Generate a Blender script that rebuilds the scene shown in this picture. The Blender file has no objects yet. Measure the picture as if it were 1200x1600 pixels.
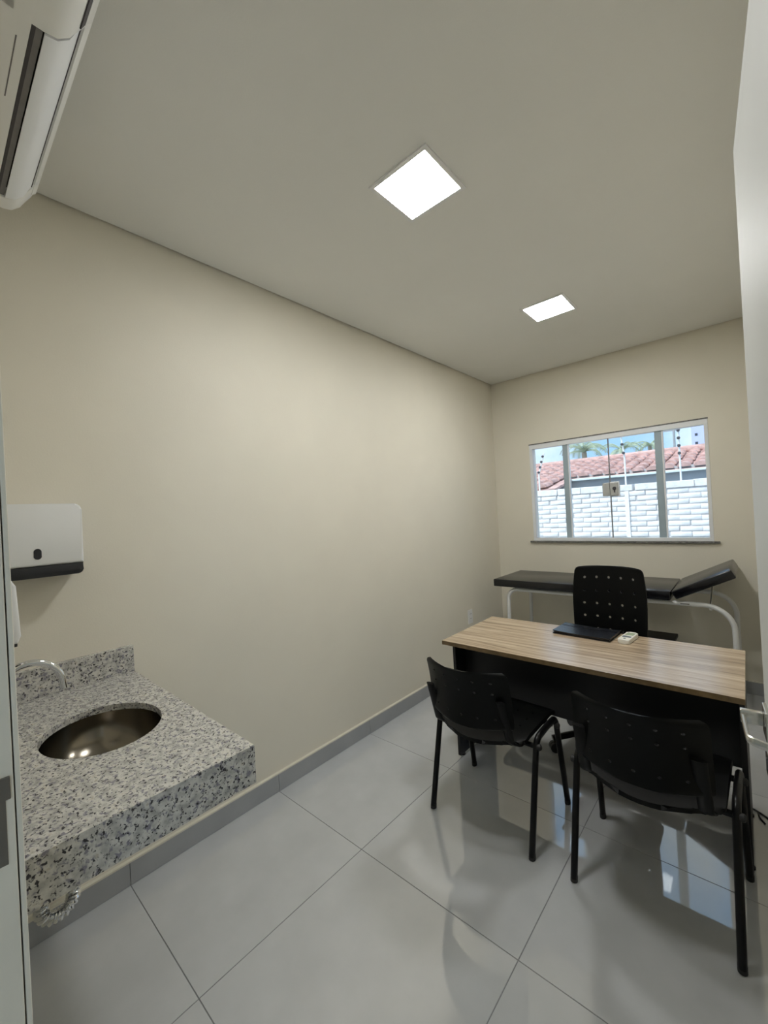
import bpy, bmesh, math, random
from mathutils import Vector, Matrix

random.seed(7)
scn = bpy.context.scene
COL = scn.collection
PI = math.pi

# ------------------------------------------------------------------ camera
F_PX, YAW, PITCH, ROLL, CAM_H = 642.3852, 0.7263, 0.0039, -0.0537, 1.44
fw = Vector((-math.sin(YAW)*math.cos(PITCH), math.cos(YAW)*math.cos(PITCH), math.sin(PITCH)))
r0 = Vector((math.cos(YAW), math.sin(YAW), 0)); u0 = r0.cross(fw)
rt = r0*math.cos(ROLL) + u0*math.sin(ROLL)
up = -r0*math.sin(ROLL) + u0*math.cos(ROLL)
cam = bpy.data.cameras.new('camera')
cam.sensor_fit = 'HORIZONTAL'; cam.sensor_width = 36.0
cam.lens = F_PX/1200*36.0; cam.clip_start = 0.01; cam.clip_end = 300
camo = bpy.data.objects.new('camera', cam); COL.objects.link(camo)
m3 = Matrix((rt, up, -fw)).transposed()
camo.matrix_world = Matrix.Translation((0, 0, CAM_H)) @ m3.to_4x4()
scn.camera = camo

# ------------------------------------------------------------------ world, sun, exposure
LAMP_STRENGTH = 78.0
w = bpy.data.worlds.new('sky'); scn.world = w; w.use_nodes = True
nt = w.node_tree; nt.nodes.clear()
o_ = nt.nodes.new('ShaderNodeOutputWorld'); b_ = nt.nodes.new('ShaderNodeBackground')
tc = nt.nodes.new('ShaderNodeTexCoord'); nz = nt.nodes.new('ShaderNodeTexNoise'); cr = nt.nodes.new('ShaderNodeValToRGB')
nz.inputs['Scale'].default_value = 5.0; nz.inputs['Detail'].default_value = 5
cr.color_ramp.elements[0].position = 0.40; cr.color_ramp.elements[0].color = (0.36, 0.60, 0.93, 1)
cr.color_ramp.elements[1].position = 0.66; cr.color_ramp.elements[1].color = (0.86, 0.93, 1.0, 1)
nt.links.new(tc.outputs['Generated'], nz.inputs['Vector']); nt.links.new(nz.outputs['Fac'], cr.inputs['Fac'])
nt.links.new(cr.outputs['Color'], b_.inputs['Color']); b_.inputs['Strength'].default_value = 1.4
nt.links.new(b_.outputs['Background'], o_.inputs['Surface'])

sun = bpy.data.lights.new('sun', 'SUN'); sun.energy = 4.3; sun.angle = math.radians(12); sun.color = (1, 0.97, 0.92)
suno = bpy.data.objects.new('sun', sun); COL.objects.link(suno)
suno.location = (-3, 0, 9)
suno.rotation_euler = Vector((0.35, 0.55, -0.85)).to_track_quat('-Z', 'Y').to_euler()

vs = scn.view_settings
vs.view_transform = 'Standard'; vs.look = 'None'; vs.gamma = 1.0; vs.exposure = 0.0; vs.use_curve_mapping = False

# ------------------------------------------------------------------ materials
MATS = {}
def principled(name, color, rough=0.5, metal=0.0, spec=0.5, coat=0.0):
    m = bpy.data.materials.new(name); m.use_nodes = True
    p = m.node_tree.nodes['Principled BSDF']
    p.inputs['Base Color'].default_value = (*color, 1); p.inputs['Roughness'].default_value = rough
    p.inputs['Metallic'].default_value = metal
    p.inputs['Specular IOR Level'].default_value = spec
    if coat: p.inputs['Coat Weight'].default_value = coat; p.inputs['Coat Roughness'].default_value = 0.1
    MATS[name] = m
    return m, m.node_tree, p

def noisy(name, color, rough=0.5, metal=0.0, spec=0.5, amount=0.06, scale=30, bump=0.0, bscale=None, bdist=0.002, coat=0.0, detail=3):
    """base colour broken up by a little noise, and a fine relief"""
    m, t, p = principled(name, color, rough, metal, spec, coat)
    n = t.nodes.new('ShaderNodeTexNoise'); c = t.nodes.new('ShaderNodeTexCoord'); r = t.nodes.new('ShaderNodeValToRGB')
    n.inputs['Scale'].default_value = scale; n.inputs['Detail'].default_value = detail
    t.links.new(c.outputs['Object'], n.inputs['Vector']); t.links.new(n.outputs['Fac'], r.inputs['Fac'])
    a = [max(0, x*(1-amount)) for x in color]; b = [min(1, x*(1+amount)) for x in color]
    r.color_ramp.elements[0].position = 0.3; r.color_ramp.elements[1].position = 0.7
    r.color_ramp.elements[0].color = (*a, 1); r.color_ramp.elements[1].color = (*b, 1)
    t.links.new(r.outputs['Color'], p.inputs['Base Color'])
    if bump:
        n2 = t.nodes.new('ShaderNodeTexNoise'); n2.inputs['Scale'].default_value = bscale or scale*4; n2.inputs['Detail'].default_value = 2
        bp = t.nodes.new('ShaderNodeBump'); bp.inputs['Strength'].default_value = bump; bp.inputs['Distance'].default_value = bdist
        t.links.new(c.outputs['Object'], n2.inputs['Vector']); t.links.new(n2.outputs['Fac'], bp.inputs['Height'])
        t.links.new(bp.outputs['Normal'], p.inputs['Normal'])
    return m

noisy('wall_paint', (0.76, 0.72, 0.61), 0.55, amount=0.02, scale=3, bump=0.15, bscale=160, spec=0.3)
noisy('ceiling_paint', (0.82, 0.815, 0.775), 0.8, amount=0.015, scale=2, bump=0.1, bscale=200, spec=0.2)
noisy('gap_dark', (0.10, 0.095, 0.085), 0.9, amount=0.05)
noisy('tile', (0.54, 0.555, 0.56), 0.035, amount=0.05, scale=6, detail=6, bump=0.02, bscale=5.0, bdist=0.004)
MATS['tile'].node_tree.nodes['Principled BSDF'].inputs['IOR'].default_value = 2.25
noisy('grout', (0.20, 0.205, 0.21), 0.8, amount=0.08)
noisy('baseboard_tile', (0.36, 0.37, 0.375), 0.3, amount=0.05, scale=8)
noisy('baseboard_cap', (0.72, 0.68, 0.57), 0.5, amount=0.03)
noisy('door_paint', (0.60, 0.61, 0.585), 0.55, amount=0.02, scale=5, bump=0.05, bscale=90)
noisy('frame_paint', (0.80, 0.745, 0.61), 0.4, amount=0.03, scale=12, bump=0.08, bscale=120)
noisy('white_plastic', (0.80, 0.81, 0.80), 0.28, amount=0.01, scale=10)
noisy('ac_plastic', (0.80, 0.80, 0.77), 0.32, amount=0.01, scale=10)
noisy('ac_flap', (0.84, 0.86, 0.88), 0.3, amount=0.01, scale=10)
noisy('ac_dark', (0.045, 0.04, 0.045), 0.5, amount=0.05)
noisy('ac_grey', (0.17, 0.16, 0.155), 0.5, amount=0.1, scale=40)
noisy('dark_plastic', (0.02, 0.021, 0.024), 0.35, amount=0.1)
noisy('black_chair_plastic', (0.004, 0.0044, 0.0044), 0.42, amount=0.12, scale=60, bump=0.15, bscale=700, bdist=0.0006, spec=0.14)
noisy('black_paint', (0.004, 0.004, 0.0045), 0.28, amount=0.1, scale=40, spec=0.25)
noisy('black_panel', (0.008, 0.008, 0.0095), 0.42, amount=0.1, scale=30, spec=0.35)
noisy('black_vinyl', (0.006, 0.006, 0.008), 0.22, amount=0.15, scale=14, bump=0.3, bscale=22, bdist=0.004, spec=0.55)
noisy('folder_leather', (0.010, 0.011, 0.015), 0.26, amount=0.15, scale=40, bump=0.35, bscale=60, bdist=0.002, spec=0.6)
noisy('rubber', (0.012, 0.012, 0.012), 0.6, amount=0.1)
noisy('white_tube', (0.74, 0.75, 0.74), 0.3, amount=0.02, scale=20)
noisy('window_white', (0.82, 0.84, 0.86), 0.35, amount=0.01)
noisy('window_stile', (0.36, 0.45, 0.50), 0.3, amount=0.05, scale=8)
noisy('lock_grey', (0.50, 0.51, 0.50), 0.35, amount=0.03, metal=0.3)
noisy('chrome', (0.78, 0.79, 0.80), 0.10, metal=1.0, amount=0.01)
noisy('satin_metal', (0.66, 0.65, 0.61), 0.27, metal=1.0, amount=0.03, scale=80)
noisy('steel', (0.20, 0.18, 0.145), 0.2, metal=1.0, amount=0.06, scale=9, bump=0.04, bscale=240)
noisy('strike_metal', (0.20, 0.185, 0.16), 0.4, metal=0.8, amount=0.06)
noisy('outlet_white', (0.82, 0.82, 0.80), 0.35, amount=0.01)
noisy('outlet_grey', (0.22, 0.22, 0.22), 0.5, amount=0.05)
noisy('remote_white', (0.80, 0.79, 0.73), 0.35, amount=0.01)
noisy('remote_lcd', (0.42, 0.50, 0.36), 0.2, amount=0.05, scale=200)
noisy('remote_button', (0.12, 0.16, 0.19), 0.45, amount=0.05)
noisy('brick_paint', (0.80, 0.79, 0.80), 0.8, amount=0.05, scale=9, bump=0.5, bscale=30, bdist=0.01)
noisy('mortar_paint', (0.50, 0.50, 0.52), 0.9, amount=0.08, scale=12)
noisy('cap_cement', (0.74, 0.74, 0.75), 0.85, amount=0.10, scale=14, bump=0.6, bscale=25, bdist=0.012)
noisy('roof_clay', (0.56, 0.36, 0.33), 0.8, amount=0.35, scale=7, detail=5)
noisy('house_render', (0.52, 0.55, 0.58), 0.9, amount=0.06, scale=4)
noisy('gutter_white', (0.74, 0.84, 0.88), 0.5, amount=0.03)
noisy('tower_paint', (0.46, 0.50, 0.74), 0.8, amount=0.03, scale=2)
noisy('tower_window', (0.05, 0.06, 0.08), 0.3, amount=0.05)
noisy('palm_leaf', (0.34, 0.40, 0.28), 0.5, amount=0.3, scale=3)
noisy('palm_trunk', (0.30, 0.26, 0.21), 0.9, amount=0.2, scale=8)
noisy('pole_grey', (0.30, 0.31, 0.33), 0.7, amount=0.06)
noisy('rod_white', (0.80, 0.81, 0.82), 0.5, amount=0.02)
noisy('insulator_dark', (0.06, 0.06, 0.07), 0.5, amount=0.05)
noisy('soil', (0.58, 0.57, 0.54), 0.95, amount=0.1, scale=3)
noisy('lamp_frame', (0.82, 0.82, 0.82), 0.4, amount=0.01)

# glossy diffuser of the ceiling lamps (gives off light)
m = bpy.data.materials.new('lamp_diffuser'); m.use_nodes = True; t = m.node_tree
p = t.nodes['Principled BSDF']; p.inputs['Base Color'].default_value = (0.9, 0.9, 0.9, 1)
p.inputs['Emission Color'].default_value = (1.0, 1.0, 0.99, 1); p.inputs['Emission Strength'].default_value = LAMP_STRENGTH
MATS['lamp_diffuser'] = m

# window glass: clear sheet, reflecting by the angle of view
m = bpy.data.materials.new('glass'); m.use_nodes = True; t = m.node_tree; t.nodes.clear()
out = t.nodes.new('ShaderNodeOutputMaterial'); mx = t.nodes.new('ShaderNodeMixShader'); tr = t.nodes.new('ShaderNodeBsdfTransparent')
gl = t.nodes.new('ShaderNodeBsdfGlossy'); fr = t.nodes.new('ShaderNodeFresnel')
tr.inputs['Color'].default_value = (0.93, 0.965, 0.97, 1); gl.inputs['Roughness'].default_value = 0.02; fr.inputs['IOR'].default_value = 1.45
t.links.new(fr.outputs['Fac'], mx.inputs['Fac']); t.links.new(tr.outputs[0], mx.inputs[1]); t.links.new(gl.outputs[0], mx.inputs[2])
t.links.new(mx.outputs[0], out.inputs['Surface']); MATS['glass'] = m

# granite: pale ground, beige and grey flakes, black and violet grains
def granite(name, tint=(1, 1, 1)):
    m, t, p = principled(name, (0.5, 0.5, 0.48), 0.16, spec=0.5)
    c = t.nodes.new('ShaderNodeTexCoord')
    def noise(scale, detail, rough=0.5, dist=0.0):
        n = t.nodes.new('ShaderNodeTexNoise'); n.inputs['Scale'].default_value = scale; n.inputs['Detail'].default_value = detail
        n.inputs['Roughness'].default_value = rough; n.inputs['Distortion'].default_value = dist
        t.links.new(c.outputs['Object'], n.inputs['Vector']); return n
    def ramp(src, stops):
        r = t.nodes.new('ShaderNodeValToRGB'); e = r.color_ramp.elements
        e[0].position, e[0].color = stops[0][0], (*stops[0][1], 1); e[1].position, e[1].color = stops[1][0], (*stops[1][1], 1)
        for s in stops[2:]:
            k = e.new(s[0]); k.color = (*s[1], 1)
        t.links.new(src, r.inputs['Fac']); return r
    base = ramp(noise(45, 3).outputs['Fac'], [(0.36, (0.40, 0.39, 0.36)), (0.60, (0.66, 0.65, 0.60)), (0.72, (0.50, 0.46, 0.38))])
    spots = ramp(noise(135, 2.5, 0.55, 0.4).outputs['Fac'], [(0.36, (0, 0, 0)), (0.43, (1, 1, 1))])
    greys = ramp(noise(88, 2, 0.5, 0.3).outputs['Fac'], [(0.36, (0, 0, 0)), (0.44, (1, 1, 1))])
    m1 = t.nodes.new('ShaderNodeMix'); m1.data_type = 'RGBA'; m1.inputs[6].default_value = (0.25, 0.24, 0.27, 1)
    t.links.new(greys.outputs['Color'], m1.inputs['Factor']); t.links.new(base.outputs['Color'], m1.inputs[7])
    m2 = t.nodes.new('ShaderNodeMix'); m2.data_type = 'RGBA'; m2.inputs[6].default_value = (0.05, 0.046, 0.05, 1)
    t.links.new(spots.outputs['Color'], m2.inputs['Factor']); t.links.new(m1.outputs[2], m2.inputs[7])
    t.links.new(m2.outputs[2], p.inputs['Base Color']); MATS[name] = m
granite('granite')
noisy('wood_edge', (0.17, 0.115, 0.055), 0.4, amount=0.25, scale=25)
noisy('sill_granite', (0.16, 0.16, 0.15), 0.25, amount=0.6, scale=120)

# desk top: laminate with long streaks along its length
m, t, p = principled('wood', (0.4, 0.3, 0.2), 0.24, spec=0.9)
c = t.nodes.new('ShaderNodeTexCoord'); mp = t.nodes.new('ShaderNodeMapping'); mp.inputs['Scale'].default_value = (1.1, 26, 26)
n = t.nodes.new('ShaderNodeTexNoise'); n.inputs['Scale'].default_value = 1.6; n.inputs['Detail'].default_value = 7; n.inputs['Roughness'].default_value = 0.62; n.inputs['Distortion'].default_value = 0.5
r = t.nodes.new('ShaderNodeValToRGB'); e = r.color_ramp.elements
e[0].position, e[0].color = 0.32, (0.22, 0.155, 0.095, 1); e[1].position, e[1].color = 0.66, (0.62, 0.49, 0.345, 1)
k = e.new(0.5); k.color = (0.44, 0.335, 0.225, 1)
t.links.new(c.outputs['Object'], mp.inputs['Vector']); t.links.new(mp.outputs[0], n.inputs['Vector']); t.links.new(n.outputs['Fac'], r.inputs['Fac'])
t.links.new(r.outputs['Color'], p.inputs['Base Color'])

# ------------------------------------------------------------------ helpers
def bx(bm, x0, x1, y0, y1, z0, z1, bev=0.0, seg=2, mat=None):
    x0, x1 = sorted((x0, x1)); y0, y1 = sorted((y0, y1)); z0, z1 = sorted((z0, z1))
    vs_ = [bm.verts.new(v) for v in ((x0,y0,z0),(x1,y0,z0),(x1,y1,z0),(x0,y1,z0),(x0,y0,z1),(x1,y0,z1),(x1,y1,z1),(x0,y1,z1))]
    fs = [bm.faces.new([vs_[i] for i in f]) for f in ((0,3,2,1),(4,5,6,7),(0,1,5,4),(1,2,6,5),(2,3,7,6),(3,0,4,7))]
    if bev:
        es = list({e for f in fs for e in f.edges})
        r = bmesh.ops.bevel(bm, geom=es, offset=bev, segments=seg, profile=0.5, affect='EDGES')
        vs_ = list({v for f in r['faces'] for v in f.verts} | {v for v in vs_ if v.is_valid})
    if mat is not None:
        for v in vs_:
            v.co = mat @ v.co
    return vs_

def fillet(pts, rad, n=7):
    pts = [Vector(p) for p in pts]; out = [pts[0]]
    for i in range(1, len(pts)-1):
        a, b, c = pts[i-1], pts[i], pts[i+1]
        rr = rad[i-1] if isinstance(rad, (list, tuple)) else rad
        d1 = (a-b).normalized(); d2 = (c-b).normalized()
        ang = d1.angle(d2)
        if ang > PI-0.02 or rr <= 0: out.append(b); continue
        L = min(rr/math.tan(ang/2), (a-b).length*0.49, (c-b).length*0.49); rr = L*math.tan(ang/2)
        bis = (d1+d2).normalized(); cen = b + bis*(rr/math.sin(ang/2))
        s = b+d1*L-cen; e = b+d2*L-cen
        tot = s.angle(e); ax = s.cross(e).normalized()
        for k in range(n+1):
            out.append(cen + Matrix.Rotation(tot*k/n, 3, ax) @ s)
    out.append(pts[-1]); return out

def tube(bm, pts, r, seg=10, ell=None, updir=None, caps=True, radii=None, closed=False):
    """sweep a round (or oval: ell=(a,b), a along updir) section along pts"""
    pts = [Vector(p) for p in pts]; rings = []; N = len(pts)
    prev = None
    for i, p in enumerate(pts):
        if closed: tn = (pts[(i+1) % N]-pts[i-1]).normalized()
        elif i == 0: tn = (pts[1]-p).normalized()
        elif i == N-1: tn = (p-pts[-2]).normalized()
        else: tn = ((pts[i+1]-p).normalized()+(p-pts[i-1]).normalized()).normalized()
        if updir is not None:
            u = Vector(updir); u = (u - tn*u.dot(tn))
            if u.length < 1e-4: u = tn.orthogonal()
            u.normalize()
        elif prev is None: u = tn.orthogonal().normalized()
        else: u = (prev - tn*prev.dot(tn)).normalized()
        prev = u; v = tn.cross(u)
        a, b = ell if ell else (r, r)
        if radii: a = b = radii[i]
        rings.append([bm.verts.new(p + u*a*math.cos(2*PI*k/seg) + v*b*math.sin(2*PI*k/seg)) for k in range(seg)])
    M = N if closed else N-1
    for i in range(M):
        A, B = rings[i], rings[(i+1) % N]
        for k in range(seg): bm.faces.new((A[k], A[(k+1) % seg], B[(k+1) % seg], B[k]))
    if caps and not closed:
        bm.faces.new(rings[0][::-1]); bm.faces.new(rings[-1])

def lathe(bm, prof, center=(0,0,0), seg=24, axis='Z', cap=True, sx=1.0, sy=1.0):
    """prof: list of (radius, height)"""
    cx, cy, cz = center; rings = []
    for (r, h) in prof:
        ring = []
        for k in range(seg):
            a = 2*PI*k/seg; x, y = r*math.cos(a)*sx, r*math.sin(a)*sy
            v = (x, y, h) if axis == 'Z' else ((h, x, y) if axis == 'X' else (y, h, x))
            ring.append(bm.verts.new((cx+v[0], cy+v[1], cz+v[2])))
        rings.append(ring)
    for A, B in zip(rings, rings[1:]):
        for k in range(seg): bm.faces.new((A[k], A[(k+1) % seg], B[(k+1) % seg], B[k]))
    if cap:
        bm.faces.new(rings[0][::-1]); bm.faces.new(rings[-1])

def prism(bm, outline, lo, hi, axis='X', bev=0.0, seg=2):
    """outline 2-D points; axis X -> (y,z), Y -> (x,z), Z -> (x,y)"""
    def P(p, h):
        return (h, p[0], p[1]) if axis == 'X' else ((p[0], h, p[1]) if axis == 'Y' else (p[0], p[1], h))
    A = [bm.verts.new(P(p, lo)) for p in outline]; B = [bm.verts.new(P(p, hi)) for p in outline]
    n = len(outline); fs = [bm.faces.new(A[::-1]), bm.faces.new(B)]
    for i in range(n): fs.append(bm.faces.new((A[i], A[(i+1) % n], B[(i+1) % n], B[i])))
    if bev:
        es = list({e for f in fs[:2] for e in f.edges})
        bmesh.ops.bevel(bm, geom=es, offset=bev, segments=seg, profile=0.5, affect='EDGES')

def obj(name, bm, mat, parent=None, smooth=None, recalc=True):
    if recalc: bmesh.ops.recalc_face_normals(bm, faces=bm.faces)
    me = bpy.data.meshes.new(name); bm.to_mesh(me); bm.free()
    me.materials.append(MATS[mat])
    if smooth is not None:
        me.shade_smooth()
        me.set_sharp_from_angle(angle=math.radians(smooth))
    o = bpy.data.objects.new(name, me); COL.objects.link(o)
    if parent: o.parent = parent
    return o

def B(name, mat, parent, *boxes, bev=0.0, smooth=None):
    bm = bmesh.new()
    for b in boxes: bx(bm, *b, bev=bev)
    return obj(name, bm, mat, parent, smooth)

def tag(o, label, cat, group=None, kind=None):
    o['label'] = label; o['category'] = cat
    if group: o['group'] = group
    if kind: o['kind'] = kind
    return o

def thing(name, label, cat, loc=(0,0,0), rotz=0.0, group=None, kind=None):
    o = bpy.data.objects.new(name, None); COL.objects.link(o); o.location = loc; o.rotation_euler = (0, 0, rotz)
    o.empty_display_size = 0.1
    return tag(o, label, cat, group, kind)

def dup(root, loc, rotz, label):
    r = root.copy(); COL.objects.link(r); r.location = loc; r.rotation_euler = (0, 0, rotz); r['label'] = label
    for ch in list(root.children):
        c = ch.copy(); COL.objects.link(c); c.parent = r
        for g in list(ch.children):
            d = g.copy(); COL.objects.link(d); d.parent = c
    return r

def perforated(us, vs_, holes, hole, fn, th, k=3):
    """panel over breakpoints us x vs_, round holes in cells holes; fn(u,v)->Vector; th thickness along the normal"""
    bm = bmesh.new(); cache = {}
    def vert(u, v, side):
        key = (round(u, 5), round(v, 5), side)
        if key not in cache:
            e = 1e-3
            p = fn(u, v); du = fn(u+e, v)-fn(u-e, v); dv = fn(u, v+e)-fn(u, v-e)
            nrm = du.cross(dv)
            nrm = nrm.normalized() if nrm.length > 1e-12 else Vector((0, 0, 1))
            cache[key] = bm.verts.new(p + nrm*(th*0.5*side))
        return cache[key]
    nu, nv = len(us)-1, len(vs_)-1
    for i in range(nu):
        for j in range(nv):
            a, b, c, d = us[i], us[i+1], vs_[j], vs_[j+1]
            um, vm = (a+b)/2, (c+d)/2
            bd = [(a,c),(um,c),(b,c),(b,vm),(b,d),(um,d),(a,d),(a,vm)]
            if (i, j) in holes:
                hu, hv = hole
                hp = [(um+hu*math.cos(2*PI*(q/8)+PI*1.25), vm+hv*math.sin(2*PI*(q/8)+PI*1.25)) for q in range(8)]
                for s in (1, -1):
                    for q in range(8):
                        f = [vert(*bd[q], s), vert(*bd[(q+1) % 8], s), vert(*hp[(q+1) % 8], s), vert(*hp[q], s)]
                        bm.faces.new(f if s > 0 else f[::-1])
                for q in range(8):
                    bm.faces.new([vert(*hp[q], 1), vert(*hp[(q+1) % 8], 1), vert(*hp[(q+1) % 8], -1), vert(*hp[q], -1)])
            else:
                for s in (1, -1):
                    for q in range(0, 8, 2):
                        f = [vert(*bd[q], s), vert(*bd[(q+1) % 8], s), vert(um, vm, s), vert(*bd[(q-1) % 8], s)]
                        bm.faces.new(f if s > 0 else f[::-1])
    # rim
    ring = []
    for i in range(nu): ring += [(us[i], vs_[0]), ((us[i]+us[i+1])/2, vs_[0])]
    for j in range(nv): ring += [(us[-1], vs_[j]), (us[-1], (vs_[j]+vs_[j+1])/2)]
    for i in range(nu, 0, -1): ring += [(us[i], vs_[-1]), ((us[i]+us[i-1])/2, vs_[-1])]
    for j in range(nv, 0, -1): ring += [(us[0], vs_[j]), (us[0], (vs_[j]+vs_[j-1])/2)]
    for q in range(len(ring)):
        p, r_ = ring[q], ring[(q+1) % len(ring)]
        bm.faces.new([vert(*p, 1), vert(*p, -1), vert(*r_, -1), vert(*r_, 1)])
    return bm

# ------------------------------------------------------------------ the room
XL, XR, YB, YN, ZC = -1.938, 0.13, 3.937, 0.065, 2.70
YNO, YCOR = -0.085, -1.55
WX0, WX1, WZ0, WZ1 = -1.572, -0.208, 1.10, 2.028     # window opening
DX0, DX1, DZ = -0.84, 0.075, 2.115                    # rough door opening

# floor: grout bed, one object for each tile
fl = B('floor', 'grout', None, (XL-0.15, XR+0.15, YNO, YB+0.15, -0.10, -0.0015), (-4.5, 1.0, YCOR-0.1, YNO, -0.10, -0.0015))
tag(fl, 'grey polished porcelain tile floor of the consulting room', 'floor', kind='structure')
PX = [XL-0.005, -1.311, -0.610, 0.091, XR+0.005]
PY = [YCOR, -0.889, -0.189, 0.512, 1.213, 1.912, 2.612, 3.312, YB+0.005]
tile_cache = {}
for i in range(len(PX)-1):
    for j in range(len(PY)-1):
        sx, sy = round(PX[i+1]-PX[i], 4), round(PY[j+1]-PY[j], 4)
        if (sx, sy) not in tile_cache:
            bm = bmesh.new(); g = 0.0014
            bx(bm, g, sx-g, g, sy-g, -0.009, 0.0, bev=0.0006, seg=1)
            o = obj('floor_tile', bm, 'tile', fl); tile_cache[(sx, sy)] = o.data
        else:
            o = bpy.data.objects.new('floor_tile', tile_cache[(sx, sy)]); COL.objects.link(o); o.parent = fl
        o.location = (PX[i], PY[j], 0)

W = 0.15
tag(B('wall_left', 'wall_paint', None, (XL-W, XL, YNO, YB+W, 0, 2.80)), 'long plain beige painted wall behind the sink', 'wall', kind='structure')
tag(B('wall_right', 'wall_paint', None, (XR, XR+W, YNO, YB+W, 0, 2.80)), 'beige painted wall behind the open door', 'wall', kind='structure')
tag(B('wall_back', 'wall_paint', None, (XL, WX0, YB, YB+W, 0, 2.80), (WX1, XR, YB, YB+W, 0, 2.80),
      (WX0, WX1, YB, YB+W, 0, WZ0), (WX0, WX1, YB, YB+W, WZ1, 2.80)), 'beige painted end wall with the window', 'wall', kind='structure')
tag(B('wall_front', 'wall_paint', None, (XL, DX0, YNO, YN, 0, 2.80), (DX1, XR, YNO, YN, 0, 2.80), (DX0, DX1, YNO, YN, DZ, 2.80)),
    'beige wall with the doorway and the air conditioner', 'wall', kind='structure')
tag(B('wall_corridor', 'wall_paint', None, (-4.5, 1.0, YCOR-W, YCOR, 0, 2.80), (-4.5, XL-W, YNO-W, YNO, 0, 2.80), (XR+W, 1.0, YNO-W, YNO, 0, 2.80)), 'beige corridor wall outside the doorway', 'wall', kind='structure')
ce = B('ceiling', 'ceiling_paint', None, (XL+0.012, XR-0.012, YN+0.012, YB-0.012, ZC, ZC+0.015), (-4.5, 1.0, YCOR, YNO, ZC, ZC+0.015))
tag(ce, 'flat off-white plaster ceiling with a shadow gap round its edge', 'ceiling', kind='structure')
B('gap_shade_sheet', 'gap_dark', ce, (XL, XR, YN, YB, ZC+0.05, ZC+0.06))  # dark sheet above the edge gap; the recess's shade is in its colour
tag(B('ceiling_slab', 'ceiling_paint', None, (XL-W, XR+W, YNO-W, YB+W, 2.80, 2.92), (-4.5, 1.0, YCOR-W, YNO-W, 2.80, 2.92)), 'concrete slab above the plaster ceiling', 'ceiling', kind='structure')

# tiled baseboards
def baseboard(name, label, x0, x1, y0, y1, cuts, along):
    root = thing(name, label, 'baseboard', (0, 0, 0), kind='structure')
    for a, b in zip(cuts, cuts[1:]):
        if along == 'Y': B('baseboard_tile', 'baseboard_tile', root, (x0, x1, a+0.001, b-0.001, 0.001, 0.090), bev=0.0006)
        else: B('baseboard_tile', 'baseboard_tile', root, (a+0.001, b-0.001, y0, y1, 0.001, 0.090), bev=0.0006)
    if along == 'Y': B('cap_strip', 'baseboard_cap', root, (x0, x1, cuts[0], cuts[-1], 0.0902, 0.097))
    else: B('cap_strip', 'baseboard_cap', root, (cuts[0], cuts[-1], y0, y1, 0.0902, 0.097))
TH = 0.016
baseboard('baseboard_left', 'grey tile baseboard with cream top edge along the long wall', XL, XL+TH, 0, 0, [YN, 0.512, 1.213, 1.912, 2.612, 3.312, YB-TH], 'Y')
baseboard('baseboard_back', 'grey tile baseboard under the window wall', 0, 0, YB-TH, YB, [XL, -1.311, -0.61, 0.091, XR], 'X')
baseboard('baseboard_right', 'grey tile baseboard behind the open door', XR-TH, XR, 0, 0, [YN+0.03, 0.512, 1.213, 1.912, 2.612, 3.312, YB-TH], 'Y')

# ------------------------------------------------------------------ window
win = thing('window_1', 'white framed sliding window with four clear panes', 'window', ((WX0+WX1)/2, YB, WZ0), kind='structure')
def WB(name, mat, parent, *boxes, bev=0.0):
    ox, oy, oz = (WX0+WX1)/2, YB, WZ0
    return B(name, mat, parent, *[(b[0]-ox, b[1]-ox, b[2]-oy, b[3]-oy, b[4]-oz, b[5]-oz) for b in boxes], bev=bev)
y0, y1 = YB-0.004, YB+0.062
WB('frame_head', 'window_white', win, (WX0, WX1, y0, y1, WZ1-0.045, WZ1-0.006), bev=0.002)
WB('head_shadow_strip', 'sill_granite', win, (WX0-0.003, WX1+0.003, y0-0.002, y1, WZ1-0.006, WZ1+0.004))  # dark bar in the sill's colour, drawn as the thin shadow line above the frame
WB('frame_jamb', 'window_white', win, (WX0, WX0+0.028, y0, y1, WZ0+0.028, WZ1-0.045), bev=0.002)
WB('frame_jamb', 'window_white', win, (WX1-0.024, WX1, y0, y1, WZ0+0.028, WZ1-0.045), bev=0.002)
WB('frame_rail', 'window_white', win, (WX0, WX1, y0, y1, WZ0, WZ0+0.028), bev=0.002)
WB('sill', 'sill_granite', win, (WX0-0.03, WX1+0.035, YB-0.022, YB+0.09, WZ0-0.016, WZ0), bev=0.002)
zb, zt = WZ0+0.026, WZ1-0.043
st1, st2, mid = (-1.268, -1.216), (-0.551, -0.493), -0.890
WB('stile', 'window_stile', win, (st1[0], st1[1]-0.008, YB+0.012, YB+0.050, zb, zt), bev=0.002)
WB('stile', 'window_stile', win, (st2[0], st2[1]-0.010, YB+0.012, YB+0.050, zb, zt), bev=0.002)
WB('stile_edge', 'window_white', win, (st1[1]-0.008, st1[1], YB+0.012, YB+0.05, zb, zt))
WB('stile_edge', 'window_white', win, (st2[1]-0.010, st2[1], YB+0.012, YB+0.05, zb, zt))
WB('pane', 'glass', win, (WX0+0.026, st1[0]+0.002, YB+0.040, YB+0.046, zb, zt))
WB('pane', 'glass', win, (st2[1]-0.002, WX1-0.022, YB+0.040, YB+0.046, zb, zt))
WB('pane', 'glass', win, (st1[1]-0.002, mid-0.003, YB+0.022, YB+0.028, zb, zt))
WB('pane', 'glass', win, (mid+0.003, st2[0]+0.002, YB+0.022, YB+0.028, zb, zt))
WB('meeting_seal', 'outlet_grey', win, (mid-0.004, mid+0.004, YB+0.018, YB+0.032, zb, zt))
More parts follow.
